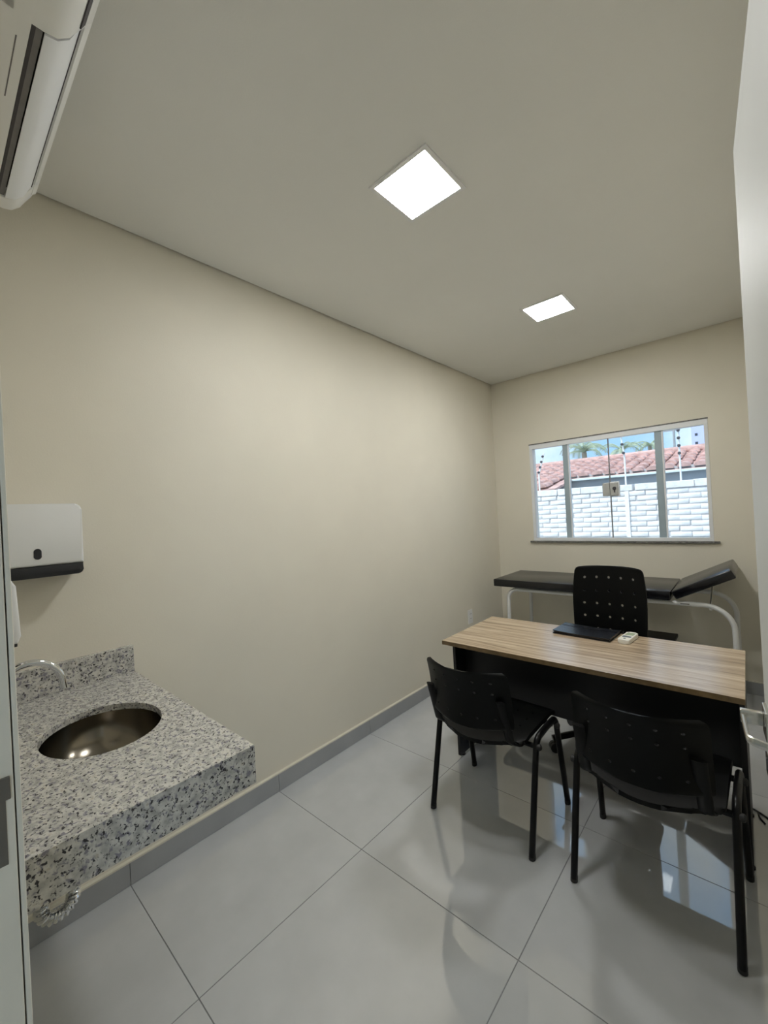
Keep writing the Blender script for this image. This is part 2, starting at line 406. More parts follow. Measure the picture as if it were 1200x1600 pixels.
lk = WB('lock', 'lock_grey', win, (-0.949, mid-0.0015, YB+0.002, YB+0.04, 1.487, 1.602), (mid+0.0015, -0.826, YB+0.002, YB+0.04, 1.487, 1.602), bev=0.006)
WB('lock_surround', 'window_white', lk, (mid, -0.818, YB+0.008, YB+0.036, 1.482, 1.608), bev=0.004)
bm = bmesh.new(); lathe(bm, [(0.014, -0.003), (0.014, 0.004)], (-0.855-(WX0+WX1)/2, 0, 1.55-WZ0), 14, 'Y'); bx(bm, -0.859-(WX0+WX1)/2, -0.851-(WX0+WX1)/2, -0.003, 0.004, 1.515-WZ0, 1.545-WZ0)
obj('keyhole', bm, 'insulator_dark', lk, 40)

# ------------------------------------------------------------------ door and its frame
fr_ = thing('door_frame', 'cream painted door frame with a metal strike plate', 'door frame', (DX0, 0, 0), kind='structure')
fx = DX0
B('jamb', 'frame_paint', fr_, (DX0-fx, -0.80-fx, YNO, 0.0755, 0, DZ), bev=0.0015)
B('jamb', 'frame_paint', fr_, (0.045-fx, DX1-fx, YNO, 0.0755, 0, DZ), bev=0.0015)
B('head_jamb', 'frame_paint', fr_, (-0.80-fx, 0.045-fx, YNO, 0.0755, DZ-0.03, DZ), bev=0.0015)
B('casing', 'frame_paint', fr_, (-0.885-fx, -0.801-fx, 0.0772, 0.0835, 0, DZ+0.05), (-0.885-fx, -0.846-fx, YN, 0.0775, 0, DZ+0.05), bev=0.0012)
B('casing', 'frame_paint', fr_, (-0.801-fx, 0.10-fx, 0.0772, 0.0835, DZ-0.028, DZ+0.05), (-0.801-fx, 0.10-fx, YN, 0.0775, DZ+0.002, DZ+0.05), bev=0.0012)
st = B('strike_plate', 'strike_metal', fr_, (-0.80-fx, -0.7985-fx, 0.02, 0.066, 0.976, 1.095), bev=0.0004)
B('strike_lip', 'strike_metal', st, (-0.80-fx, -0.7965-fx, 0.03, 0.0715, 1.066, 1.098), bev=0.001)

HX, HY, FXD, FYD = 0.072, 0.135, 0.0055, 1.035     # hinge side and free edge of the leaf
dl = math.hypot(FXD-HX, FYD-HY); dang = math.atan2(FYD-HY, FXD-HX)-PI/2
door = thing('door_1', 'white painted door leaf standing open at the right', 'door', (HX, HY, 0), dang, kind='structure')
# local frame: +Y along the leaf to its free edge, -X is the face seen
B('door_leaf', 'door_paint', door, (0, 0.035, 0, dl, 0.008, 2.085), bev=0.0015)
for z in (0.25, 1.05, 1.85):
    bm = bmesh.new(); lathe(bm, [(0.006, -0.045), (0.006, 0.045)], (0.0, -0.006, z), 12); bx(bm, 0.0, 0.03, -0.0012, 0.0, z-0.04, z+0.04)
    obj('hinge', bm, 'satin_metal', door, 40)
hd = B('handle_rose', 'satin_metal', door, (-0.006, 0, dl-0.075, dl-0.022, 1.005, 1.058), bev=0.0015)
bm = bmesh.new()
bx(bm, -0.038, -0.006, dl-0.046, dl-0.034, 1.022, 1.046, bev=0.002)
P = fillet([(-0.034, dl-0.040, 1.034), (-0.033, dl-0.128, 1.030), (-0.010, dl-0.136, 1.028)], 0.012)
tube(bm, P, 0.006, 10, ell=(0.0075, 0.004), updir=(0, 0, 1))
obj('handle_lever', bm, 'satin_metal', hd, 35)
kb = B('keyhole_rose', 'satin_metal', door, (-0.005, 0, dl-0.07, dl-0.026, 0.935, 0.982), bev=0.0015)
B('keyhole', 'insulator_dark', kb, (-0.0062, -0.004, dl-0.051, dl-0.045, 0.948, 0.968))
B('latch_plate', 'satin_metal', door, (0.008, 0.027, dl-0.0005, dl+0.001, 0.93, 1.09))

# ------------------------------------------------------------------ ceiling lamps
for (cx, cy, lab) in ((-0.909, 1.322, 'square white recessed LED ceiling lamp nearest the sink, larger in view'),
                      (-0.909, 2.72, 'square white recessed LED ceiling lamp nearest the window, smaller in view')):
    lt = thing('ceiling_lamp', lab, 'ceiling lamp', (cx, cy, ZC), 0, 'square ceiling lamps')
    h, g = 0.135, 0.016
    B('lamp_frame', 'lamp_frame', lt, (-h, h, -h, -h+g, -0.006, 0), (-h, h, h-g, h, -0.006, 0), (-h, -h+g, -h+g, h-g, -0.006, 0), (h-g, h, -h+g, h-g, -0.006, 0))
    B('diffuser', 'lamp_diffuser', lt, (-h+g, h-g, -h+g, h-g, -0.004, -0.001))

# ------------------------------------------------------------------ air conditioner on the doorway wall
AX0, AX1 = -1.572, -0.68
ac = thing('air_conditioner', 'white split air conditioner high up above the sink', 'air conditioner', ((AX0+AX1)/2, YN, 2.37))
ox, oz = (AX0+AX1)/2, 2.37; hw = (AX1-AX0)/2
def acp(y, z): return (y-YN, z-oz)
under = [acp(0.065, 2.405), acp(0.10, 2.388), acp(0.140, 2.380), acp(0.168, 2.378)]
bm = bmesh.new()      # housing: back, underside behind the outlet, ends
prof = [acp(0.066, 2.405), acp(0.10, 2.388), acp(0.140, 2.380), acp(0.1655, 2.378), acp(0.1665, 2.44), acp(0.252, 2.50), acp(0.256, 2.655), acp(0.066, 2.655)]
prism(bm, prof, -hw+0.008, hw-0.008, 'X')
obj('housing', bm, 'ac_plastic', ac, 30)
full = [acp(0.066, 2.405), acp(0.10, 2.388), acp(0.140, 2.380), acp(0.185, 2.377), acp(0.205, 2.3815), acp(0.224, 2.3995), acp(0.2475, 2.449), acp(0.262, 2.46), acp(0.268, 2.49), acp(0.268, 2.62), acp(0.25, 2.655), acp(0.066, 2.655)]
LX0, LX1 = -1.515-ox, -0.955-ox
bm = bmesh.new(); prism(bm, full, -hw, LX0-0.002, 'X', bev=0.004); obj('end_cover', bm, 'ac_plastic', ac, 35)
bm = bmesh.new(); prism(bm, full, LX1+0.002, hw, 'X', bev=0.004); obj('end_cover', bm, 'ac_plastic', ac, 35)
bm = bmesh.new()      # front panel
pan = [acp(0.248, 2.4525), acp(0.252, 2.4515), acp(0.268, 2.483), acp(0.274, 2.51), acp(0.274, 2.62), acp(0.262, 2.648), acp(0.254, 2.648)]
prism(bm, pan, -hw+0.002, hw-0.002, 'X', bev=0.002); obj('front_panel', bm, 'ac_plastic', ac, 35)
bm = bmesh.new()      # dark outlet behind the flap
bx(bm, LX0, LX1, 0.1015, 0.1018+0.006, 0.012, 0.075); bx(bm, LX0, LX1, 0.1015, 0.18, 0.07, 0.076)
oc = obj('air_outlet', bm, 'ac_dark', ac)
for k in range(9):
    x = LX0+(k+0.5)*(LX1-LX0)/9
    bm = bmesh.new(); prism(bm, [(0.112, 0.02), (0.145, 0.02), (0.15, 0.06), (0.112, 0.06)], x-0.001, x+0.001, 'X'); obj('outlet_vane', bm, 'ac_dark', oc)
bm = bmesh.new(); prism(bm, [(0.106, 0.012), (0.118, 0.013), (0.118, 0.018), (0.106, 0.018)], LX0+0.002, LX1-0.002, 'X'); obj('outlet_lip', bm, 'ac_grey', ac, 30)
bm = bmesh.new()      # swing flap
fp = [(0.120, 0.0075), (0.140, 0.012), (0.159, 0.030), (0.1825, 0.0795)]; fi = [(0.1785, 0.0815), (0.153, 0.034), (0.138, 0.017), (0.120, 0.0115)]
prism(bm, fp+fi, LX0+0.001, LX1-0.001, 'X'); obj('swing_flap', bm, 'ac_flap', ac, 50)
bm = bmesh.new(); prism(bm, [acp(0.2405, 2.4335), acp(0.2475, 2.4485), acp(0.2495, 2.4510), acp(0.2505, 2.4480), acp(0.2425, 2.4325)], LX1+0.004, hw-0.03, 'X'); obj('panel_gap', bm, 'ac_dark', ac)
bm = bmesh.new(); bx(bm, LX1-0.20, LX1-0.04, 0.083, 0.085, 0.0085, 0.0105); obj('drip_slot', bm, 'ac_grey', ac)

# ------------------------------------------------------------------ washbasin counter
CX0, CX1, CY0, CY1, CZ = XL+0.001, -1.0, YN+0.001, 0.563, 0.85
SCX, SCY, SA, SB = -1.464, 0.340, 0.175, 0.150
ct = thing('washbasin_counter', 'speckled granite washbasin counter with a round steel bowl, fixed to the wall', 'counter', (CX0, CY0, CZ))
bm = bmesh.new(); N = 72
angs = sorted([2*PI*k/N for k in range(N)] + [math.atan2(y-SCY, x-SCX) % (2*PI) for x in (CX0, CX1) for y in (CY0, CY1)])
inn, outp = [], []
for a in angs:
    c_, s_ = math.cos(a), math.sin(a)
    tt = min(((CX1-SCX)/c_ if c_ > 1e-9 else 1e9), ((CX0-SCX)/c_ if c_ < -1e-9 else 1e9), ((CY1-SCY)/s_ if s_ > 1e-9 else 1e9), ((CY0-SCY)/s_ if s_ < -1e-9 else 1e9))
    outp.append((SCX+c_*tt-CX0, SCY+s_*tt-CY0))
    q = 1/math.sqrt((c_/SA)**2+(s_/SB)**2); inn.append((SCX+c_*q-CX0, SCY+s_*q-CY0))
it = [bm.verts.new((*p, 0)) for p in inn]; ot = [bm.verts.new((*p, 0)) for p in outp]
ib = [bm.verts.new((*p, -0.020)) for p in inn]; ob = [bm.verts.new((*p, -0.020)) for p in outp]
n_ = len(angs)
for i in range(n_):
    j = (i+1) % n_
    bm.faces.new((it[i], it[j], ot[j], ot[i])); bm.faces.new((ib[j], ib[i], ob[i], ob[j]))
    bm.faces.new((it[j], it[i], ib[i], ib[j])); bm.faces.new((ot[i], ot[j], ob[j], ob[i]))
obj('countertop', bm, 'granite', ct)
LX, LY = CX1-CX0, CY1-CY0
B('apron', 'granite', ct, (LX-0.02, LX, 0, LY, -0.098, -0.0202))
B('apron', 'granite', ct, (0, LX-0.0202, LY-0.02, LY, -0.098, -0.0202))
B('splashback', 'granite', ct, (0, 0.02, 0, LY, 0.0002, 0.105), bev=0.001)
B('splashback', 'granite', ct, (0.0202, LX, 0, 0.02, 0.0002, 0.105), bev=0.001)
bm = bmesh.new()
prof = []
for k in range(15):
    a = k/14*PI/2
    prof.append((max(0.03, math.cos(a)**0.75) if k < 14 else 0.022, -0.0205-0.135*math.sin(a)**0.9))
rings = []
for (r, h) in [(1.10, -0.0207)] + [(p[0]*1.005, p[1]) for p in prof]:
    rings.append([bm.verts.new((SCX-CX0+SA*r*math.cos(2*PI*k/48), SCY-CY0+SB*r*math.sin(2*PI*k/48), h)) for k in range(48)])
for A_, B_ in zip(rings, rings[1:]):
    for k in range(48): bm.faces.new((A_[k], A_[(k+1) % 48], B_[(k+1) % 48], B_[k]))
bm.faces.new(rings[-1])
bow = obj('basin', bm, 'steel', ct, 60)
bm = bmesh.new(); lathe(bm, [(0.030, -0.152), (0.030, -0.1495), (0.024, -0.149), (0.022, -0.152)], (SCX-CX0, SCY-CY0, 0), 20); obj('drain', bm, 'chrome', bow, 40)

# faucet
fc = thing('faucet', 'chrome swan neck faucet rising over the steel basin', 'faucet', (-1.461, 0.112, CZ))
bm = bmesh.new(); lathe(bm, [(0.024, 0.0), (0.024, 0.006), (0.016, 0.014), (0.015, 0.06), (0.012, 0.066)], (0, 0, 0), 20); obj('faucet_base', bm, 'chrome', fc, 40)
bm = bmesh.new()
P = [(0, -0.006, 0.06), (0, -0.006, 0.15)]
for k in range(15):
    a = PI - PI*1.0*k/14
    P.append((0, 0.066+0.0725*math.cos(a), 0.163+0.0765*math.sin(a)))
P.append((0, 0.140, 0.150))
tube(bm, P, 0.0088, 12); obj('spout', bm, 'chrome', fc, 50)
bm = bmesh.new(); tube(bm, [(0.012, 0, 0.035), (0.05, 0, 0.045)], 0.005, 10); obj('lever', bm, 'chrome', fc, 40)

# corrugated chrome trap under the basin
tp = thing('sink_trap', 'corrugated chrome hose trap hanging below the granite counter', 'drain trap', (-1.42, 0.205, 0.415))
bm = bmesh.new()
P = fillet([(-0.044, 0.135, 0.25), (-0.044, 0.135, 0.18), (-0.005, 0.042, 0.08), (0, 0.034, 0.004), (0, -0.030, 0.004), (0, -0.034, 0.15), (0, -0.125, 0.16)], [0.05, 0.05, 0.036, 0.036, 0.04], 9)
Q = [Vector(p) for p in P]; res = [Q[0]]; acc = 0
dense = []
for a, b in zip(Q, Q[1:]):
    nn = max(1, int((b-a).length/0.0022))
    for k in range(nn): dense.append(a.lerp(b, k/nn))
dense.append(Q[-1])
tube(bm, dense, 0.018, 14, radii=[0.0145+0.003*math.sin(2*PI*i/3.7) for i in range(len(dense))])
obj('corrugated_hose', bm, 'chrome', tp, 70)
bm = bmesh.new(); lathe(bm, [(0.030, 0.235), (0.030, 0.262), (0.026, 0.27)], (-0.044, 0.135, 0), 18); obj('drain_nut', bm, 'chrome', tp, 40)
bm = bmesh.new(); lathe(bm, [(0.032, -0.139), (0.030, -0.132), (0.020, -0.127)], (0, 0, 0.16), 18, 'Y'); obj('wall_flange', bm, 'chrome', tp, 40)

# paper towel dispenser
TY0, TY1, TZ0, TZ1 = 0.105, 0.392, 1.283, 1.537
td = thing('paper_towel_dispenser', 'white paper towel dispenser with dark grey base on the long wall', 'dispenser', (XL, (TY0+TY1)/2, TZ0))
hy = (TY1-TY0)/2; hz = TZ1-TZ0
def rrect(a0, a1, b0, b1, r, n=6, corners=(1,1,1,1)):
    out = []
    for (ca, cb, s, on) in ((a1-r, b1-r, 0, corners[0]), (a0+r, b1-r, 1, corners[1]), (a0+r, b0+r, 2, corners[2]), (a1-r, b0+r, 3, corners[3])):
        if not on:
            out.append(((a1 if s in (0, 3) else a0), (b1 if s in (0, 1) else b0))); continue
        for k in range(n+1):
            an = PI/2*(s+k/n); out.append((ca+r*math.cos(an), cb+r*math.sin(an)))
    return out
bm = bmesh.new()
prism(bm, rrect(-hy, hy, 0.040, hz, 0.022, corners=(1, 1, 0, 0)), 0.0, 0.112, 'X', bev=0.008, seg=3)
obj('cover', bm, 'white_plastic', td, 40)
bm = bmesh.new()
prism(bm, rrect(-hy+0.002, hy-0.002, 0.0, 0.0395, 0.016, corners=(0, 0, 1, 1)), 0.0, 0.110, 'X', bev=0.005, seg=2)
obj('tray', bm, 'dark_plastic', td, 40)
bm = bmesh.new(); prism(bm, rrect(0.002, 0.023, 0.063, 0.100, 0.0103), 0.105, 0.1135, 'X'); obj('level_window', bm, 'dark_plastic', td, 40)
B('key_tab', 'white_plastic', td, (0.02, 0.035, -0.03, -0.005, hz, hz+0.004))

# soap dispenser on the doorway wall
sd = thing('soap_dispenser', 'white liquid soap dispenser above the faucet, partly behind the door frame', 'dispenser', (-1.452, YN, 1.155))
bm = bmesh.new()
prism(bm, [(0.0, 0.012), (0.088, 0.004), (0.0955, 0.022), (0.090, 0.150), (0.078, 0.172), (0.06, 0.180), (0.0, 0.180)], -0.052, 0.052, 'X', bev=0.007, seg=3)
obj('soap_cover', bm, 'white_plastic', sd, 45)
bm = bmesh.new(); bx(bm, -0.018, 0.018, 0.045, 0.078, -0.006, 0.012, bev=0.003); bx(bm, 0.02, 0.045, 0.06, 0.088, -0.004, 0.008, bev=0.002); obj('nozzle', bm, 'dark_plastic', sd)

# wall socket
so = thing('wall_socket', 'white double wall socket low on the long wall beside the desk', 'socket', (XL, 3.279, 0.402))
B('cover_plate', 'outlet_white', so, (0, 0.008, -0.038, 0.038, 0, 0.124), bev=0.003)
for z in (0.03, 0.072):
    md = B('socket_module', 'outlet_white', so, (0.007, 0.0095, -0.022, 0.022, z, z+0.034), bev=0.001)
    for y in (-0.010, 0.0, 0.010):
        bm = bmesh.new(); lathe(bm, [(0.0028, 0.0088), (0.0028, 0.0102)], (0, y, z+0.017), 10, 'X'); obj('pin_hole', bm, 'outlet_grey', md)

# ------------------------------------------------------------------ desk
DKX0, DKX1, DKY0, DKY1, DKZ = -1.333, -0.041, 1.935, 2.548, 0.705
dk = thing('desk', 'wood laminate desk with black panel legs and modesty panel', 'desk', (DKX0, DKY0, 0), 0.004)
lx, ly = DKX1-DKX0, DKY1-DKY0
B('desktop', 'wood', dk, (0, lx, 0.0012, ly, DKZ-0.022, DKZ), bev=0.0008)
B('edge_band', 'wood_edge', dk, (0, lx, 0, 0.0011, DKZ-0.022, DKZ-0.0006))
B('side_panel', 'black_panel', dk, (0.004, 0.022, 0.100, ly-0.09, 0.012, DKZ-0.0222), bev=0.0008)
B('side_panel', 'black_panel', dk, (lx-0.022, lx-0.004, 0.100, ly-0.09, 0.012, DKZ-0.0222), bev=0.0008)
B('modesty_panel', 'black_panel', dk, (0.0222, lx-0.0222, 0.207, 0.222, 0.345, DKZ-0.0222))
for x in (0.013, lx-0.013):
    for y in (0.14, ly-0.13):
        bm = bmesh.new(); lathe(bm, [(0.014, 0.0005), (0.014, 0.008), (0.006, 0.012)], (x, y, 0), 14); obj('foot', bm, 'dark_plastic', dk, 40)

# folder and remote on the desk
fo = thing('folder', 'flat black leather folder lying on the wooden desk', 'folder', (-0.716, 2.463, DKZ), -0.06)
def flap(z0, z1, w, d, curl):
    bm = bmesh.new(); n = 12; rows = []
    for i in range(n+1):
        x = -w/2+w*i/n; c = curl*((i/n-0.5)*2)**2
        rows.append([bm.verts.new((x, -d/2, z0+c)), bm.verts.new((x, d/2, z0+c)), bm.verts.new((x, d/2, z1+c)), bm.verts.new((x, -d/2, z1+c))])
    for a, b in zip(rows, rows[1:]):
        for k in range(4): bm.faces.new((a[k], a[(k+1) % 4], b[(k+1) % 4], b[k]))
    bm.faces.new(rows[0][::-1]); bm.faces.new(rows[-1]); return bm
obj('back_cover', flap(0.0005, 0.005, 0.300, 0.19, 0.0), 'folder_leather', fo)
obj('pages', flap(0.0052, 0.011, 0.292, 0.182, 0.001), 'black_panel', fo)
obj('front_cover', flap(0.0115, 0.016, 0.300, 0.19, 0.004), 'folder_leather', fo)
bm = flap(0.0162, 0.0175, 0.298, 0.05, 0.004)
for v in bm.verts: v.co.y += 0.065
obj('cover_band', bm, 'folder_leather', fo)

rm = thing('remote_control', 'small white air conditioner remote control lying on the desk beside the folder', 'remote control', (-0.507, 2.452, DKZ), -0.10)
bm = bmesh.new(); prism(bm, rrect(-0.027, 0.027, -0.082, 0.082, 0.012), 0.0005, 0.022, 'Z', bev=0.004, seg=2); obj('remote_body', bm, 'remote_white', rm, 40)
B('screen', 'remote_lcd', rm, (-0.019, 0.019, 0.015, 0.065, 0.0215, 0.0228), bev=0.0005)
for (x0, x1, y0, y1) in ((-0.020, 0.020, -0.028, -0.006), (-0.005, 0.005, -0.058, -0.048)):
    B('button', 'remote_button', rm, (x0, x1, y0, y1, 0.0215, 0.0235), bev=0.0008)

# ------------------------------------------------------------------ visitor chairs (origin: middle between the rear feet, facing +Y)
def visitor_chair(label, loc, rz):
    ch = thing('visitor_chair', label, 'chair', loc, rz, 'perforated visitor chairs in front of the desk')
    for s in (-1, 1):
        X = 0.243*s
        rear = fillet([(X, 0.0, 0.012), (X, 0.105, 0.442), (X, 0.215, 0.447)], 0.05)
        bm = bmesh.new(); tube(bm, rear, 0.01, 12, ell=(0.0165, 0.0125), updir=(0, 1, 0)); obj('leg', bm, 'black_paint', ch, 45)
        frn = fillet([(X*1.035, 0.414, 0.012), (X, 0.335, 0.442), (X, 0.212, 0.447)], 0.05)
        bm = bmesh.new(); tube(bm, frn, 0.01, 12, ell=(0.0165, 0.0125), updir=(0, 1, 0)); obj('leg', bm, 'black_paint', ch, 45)
        for y in (0.0, 0.414):
            bm = bmesh.new(); tube(bm, [(X*(1.035 if y else 1), y, 0.0005), (X*(1.035 if y else 1), y+(-0.002 if y else 0.003), 0.022)], 0.01, 12, ell=(0.0169, 0.0129), updir=(0, 1, 0)); obj('foot_cap', bm, 'rubber', ch, 45)
        # back support bracket
        bm = bmesh.new()
        pth = fillet([(X*0.74, 0.13, 0.418), (X*0.74, 0.060, 0.418), (X*0.73, -0.004, 0.455), (X*0.71, -0.068, 0.645)], 0.035)
        tube(bm, pth, 0.01, 12, ell=(0.021, 0.0075), updir=(1, 0, 0)); obj('back_bracket', bm, 'black_chair_plastic', ch, 45)
    for y in (0.098, 0.318):
        bm = bmesh.new(); tube(bm, [(-0.234, y, 0.415), (0.234, y, 0.415)], 0.011, 12)
        cb = obj('cross_bar', bm, 'black_paint', ch, 45)
        for s in (-1, 1):
            bm = bmesh.new(); lathe(bm, [(0.013, 0.0), (0.013, 0.012), (0.009, 0.016)] if s > 0 else [(0.009, -0.016), (0.013, -0.012), (0.013, 0.0)], (0.250*s, y, 0.415), 12, 'X'); obj('end_cap', bm, 'rubber', cb, 40)
    # backrest
    HW, Z0, Z1 = 0.203, 0.516, 0.757
    def fb(u, v):
        z = Z0+(Z1-Z0)*(v+1)/2
        rc = 0.13; tv = max(0.0, (abs(v)-(1-rc))/rc); wd = HW*(0.99-0.012*v) - 0.022*(1-math.sqrt(max(0, 1-min(1, tv)**2)))
        x = u*wd
        y = -0.125 + 0.075*(u*u) + 0.030*(1-v)/2*1.2 - 0.012*(v*v) + 0.012
        return Vector((x, y, z+0.004*(1-u*u)*v))
    us = [-1, -0.97, -0.86, -0.52, -0.18, 0.18, 0.52, 0.86, 0.97, 1]
    vv = [-1, -0.95, -0.84, -0.40, 0.05, 0.50, 0.84, 0.95, 1]
    holes = {(i, j) for i in (2, 3, 4, 5, 6) for j in (2, 3, 4, 5) if j in (2, 4, 5)}
    bm = perforated(us, vv, holes, (0.029, 0.042), fb, 0.007); obj('backrest', bm, 'black_chair_plastic', ch, 50)
    # seat
    def fs_(u, v):
        rc = 0.16; tv = max(0.0, (abs(v)-(1-rc))/rc); wd = 0.222 - 0.045*(1-math.sqrt(max(0, 1-min(1, tv)**2)))
        x = u*wd
        bulge = 0.075*(1-u*u) if v < 0 else 0.030*(1-u*u)
        y = 0.225 + v*0.195 + (bulge*abs(v)**2*(-1 if v < 0 else 1))
        z = 0.445 - 0.012*(1-u*u)*(1-v*v) - (0.030*max(0, v-0.6)/0.4 if v > 0.6 else 0) + 0.010*u*u
        if v < -0.75: z -= 0.012*((-v-0.75)/0.25)
        return Vector((x, y, z))
    us = [-1, -0.97, -0.86, -0.52, -0.18, 0.18, 0.52, 0.86, 0.97, 1]
    vv = [-1, -0.96, -0.86, -0.52, -0.18, 0.18, 0.52, 0.86, 0.96, 1]
    holes = {(i, j) for i in (2, 3, 4, 5, 6) for j in (3, 4, 5, 6)}
    bm = perforated(us, vv, holes, (0.026, 0.028), fs_, 0.017); obj('seat', bm, 'black_chair_plastic', ch, 50)
    return ch
vc = visitor_chair('black perforated visitor chair at the left end of the desk, farther from the door', (-0.9655, 1.608, 0), 0.0)
dup(vc, (-0.318, 1.606, 0), -0.022, 'black perforated visitor chair at the right end of the desk, beside the open door')

# ------------------------------------------------------------------ swivel chair behind the desk
oc = thing('swivel_chair', 'black swivel office chair with perforated backrest behind the desk', 'chair', (-0.668, 2.60, 0), 0.0)
for k in range(5):
    a = math.radians(218+72*k); d = Vector((math.cos(a), math.sin(a), 0))
    bm = bmesh.new(); tube(bm, [d*0.03+Vector((0, 0, 0.115)), d*0.20+Vector((0, 0, 0.10)), d*0.315+Vector((0, 0, 0.078))], 0.016, 10, ell=(0.017, 0.020), updir=(0, 0, 1)); arm = obj('base_arm', bm, 'black_paint', oc, 45)
    bm = bmesh.new(); c_ = d*0.305; sd_ = Vector((-d.y, d.x, 0))
    for s in (-1, 1):
        p_ = c_+sd_*0.012*s+Vector((0, 0, 0.0285)); tube(bm, [p_-sd_*0.009, p_+sd_*0.009], 0.028, 16)
    tube(bm, [c_+Vector((0, 0, 0.03)), c_+Vector((0, 0, 0.078))], 0.008, 10)
    obj('castor', bm, 'dark_plastic', arm, 40)
bm = bmesh.new(); lathe(bm, [(0.035, 0.085), (0.035, 0.135), (0.026, 0.14), (0.026, 0.26), (0.016, 0.262), (0.016, 0.40)], (0, 0, 0), 20); obj('gas_column', bm, 'black_paint', oc, 40)
B('tilt_mechanism', 'black_paint', oc, (-0.08, 0.08, -0.10, 0.12, 0.395, 0.43), bev=0.006)
bm = bmesh.new(); tube(bm, fillet([(0.05, -0.02, 0.41), (0.20, -0.02, 0.40), (0.24, -0.02, 0.385)], 0.03), 0.005, 8); obj('height_lever', bm, 'dark_plastic', oc, 40)
def fseat(u, v):
    rc = 0.2; tv = max(0.0, (abs(v)-(1-rc))/rc); wd = 0.225-0.06*(1-math.sqrt(max(0, 1-min(1, tv)**2)))
    return Vector((u*wd, v*0.215-0.01, 0.452-0.012*(1-u*u)*(1-v*v)-(0.035*max(0, -v-0.6)/0.4)))
us = [-1, -0.97, -0.86, -0.52, -0.18, 0.18, 0.52, 0.86, 0.97, 1]
bm = perforated(us, us, {(i, j) for i in (2, 3, 4, 5, 6) for j in (3, 4, 5, 6)}, (0.03, 0.03), fseat, 0.012); obj('seat', bm, 'black_chair_plastic', oc, 50)
bm = bmesh.new(); tube(bm, fillet([(0, 0.08, 0.42), (0, 0.27, 0.42), (0, 0.285, 0.62)], 0.06), 0.01, 10, ell=(0.03, 0.008), updir=(1, 0, 0)); obj('back_stem', bm, 'black_paint', oc, 40)
def fback(u, v):
    z = 0.58+0.442*(v+1)/2
    rc = 0.12; tv = max(0.0, (abs(v)-(1-rc))/rc)
    wd = 0.2085-0.018*max(0, v)**2-0.006*max(0, -v) - 0.020*(1-math.sqrt(max(0, 1-min(1, tv)**2)))
    return Vector((u*wd-0.016, 0.262-0.035*u*u+0.016*v, z+0.012*(1-u*u)*max(0, v)))
us = [-1, -0.97, -0.86, -0.516, -0.172, 0.172, 0.516, 0.86, 0.97, 1]
vv = [-1, -0.97, -0.93, -0.57, -0.21, 0.15, 0.51, 0.87, 0.96, 1]
bm = perforated(us, vv, {(i, j) for i in (2, 3, 4, 5, 6) for j in (2, 3, 4, 5, 6)}, (0.038, 0.036), fback, 0.009); obj('backrest', bm, 'black_chair_plastic', oc, 50)

# ------------------------------------------------------------------ examination couch
ec = thing('exam_couch', 'black padded examination couch on white tube legs under the window', 'couch', (-0.85, 3.62, 0))
ex, ey = -0.85, 3.62
def pad(x0, x1, z1, th=0.062):
    bm = bmesh.new(); bx(bm, x0-ex, x1-ex, 3.332-ey, 3.905-ey, z1-th, z1, bev=0.008, seg=3); return bm
obj('mattress', pad(-1.715, -0.424, 0.812), 'black_vinyl', ec, 40)
bm = bmesh.new(); L_ = 0.355
bx(bm, 0, L_, 3.332-ey, 3.905-ey, -0.058, 0.0, bev=0.008, seg=3)
hr = obj('headrest', bm, 'black_vinyl', ec, 40); hr.location = (-0.420-ex, 0, 0.8115); hr.rotation_euler = (0, -math.radians(27.5), 0)
for y in (3.38, 3.862):
    bm = bmesh.new()
    tube(bm, fillet([(-1.618-ex, y-ey, 0.012), (-1.600-ex, y-ey, 0.728), (-0.100-ex, y-ey, 0.730), (-0.098-ex, y-ey, 0.012)], [0.085, 0.15], 10), 0.0155, 14)
    lg = obj('leg_frame', bm, 'white_tube', ec, 60)
    for x in (-1.618, -0.098):
        bm = bmesh.new(); lathe(bm, [(0.019, 0.0005), (0.019, 0.03)], (x-ex, y-ey, 0), 14); obj('foot_cap', bm, 'rubber', lg, 40)
for x in (-1.52, -1.0, -0.44):
    bm = bmesh.new(); tube(bm, [(x-ex, 3.38-ey, 0.734), (x-ex, 3.862-ey, 0.734)], 0.012, 12); obj('cross_tube', bm, 'white_tube', ec, 60)
for x in (-1.612, -0.099):
    bm = bmesh.new(); tube(bm, [(x-ex, 3.38-ey, 0.18), (x-ex, 3.862-ey, 0.18)], 0.011, 12); obj('stretcher', bm, 'white_tube', ec, 60)
bm = bmesh.new(); tube(bm, [(-0.205-ex, 3.66-ey, 0.90), (-0.225-ex, 3.55-ey, 0.70)], 0.005, 8); obj('headrest_stay', bm, 'satin_metal', ec, 60)
B('maker_plate', 'outlet_grey', ec, (-0.375-ex, -0.325-ex, 3.363-ey, 3.3655-ey, 0.727, 0.734))
bm = bmesh.new(); lathe(bm, [(0.006, 0.700), (0.008, 0.704), (0.008, 0.716)], (-0.215-ex, 3.38-ey, 0), 12); obj('screw_cap', bm, 'white_tube', ec, 40)

# low step stool beneath the couch
ss = thing('step_stool', 'low black topped stool under the couch, just showing past the desk', 'stool', (-0.66, 3.66, 0))
B('tread', 'black_panel', ss, (-0.21, 0.21, -0.16, 0.16, 0.375, 0.40), bev=0.004)
for sx_ in (-1, 1):
    for sy_ in (-1, 1):
        bm = bmesh.new(); tube(bm, [(0.175*sx_, 0.13*sy_, 0.0005), (0.165*sx_, 0.12*sy_, 0.375)], 0.011, 10); obj('leg', bm, 'white_tube', ss, 40)

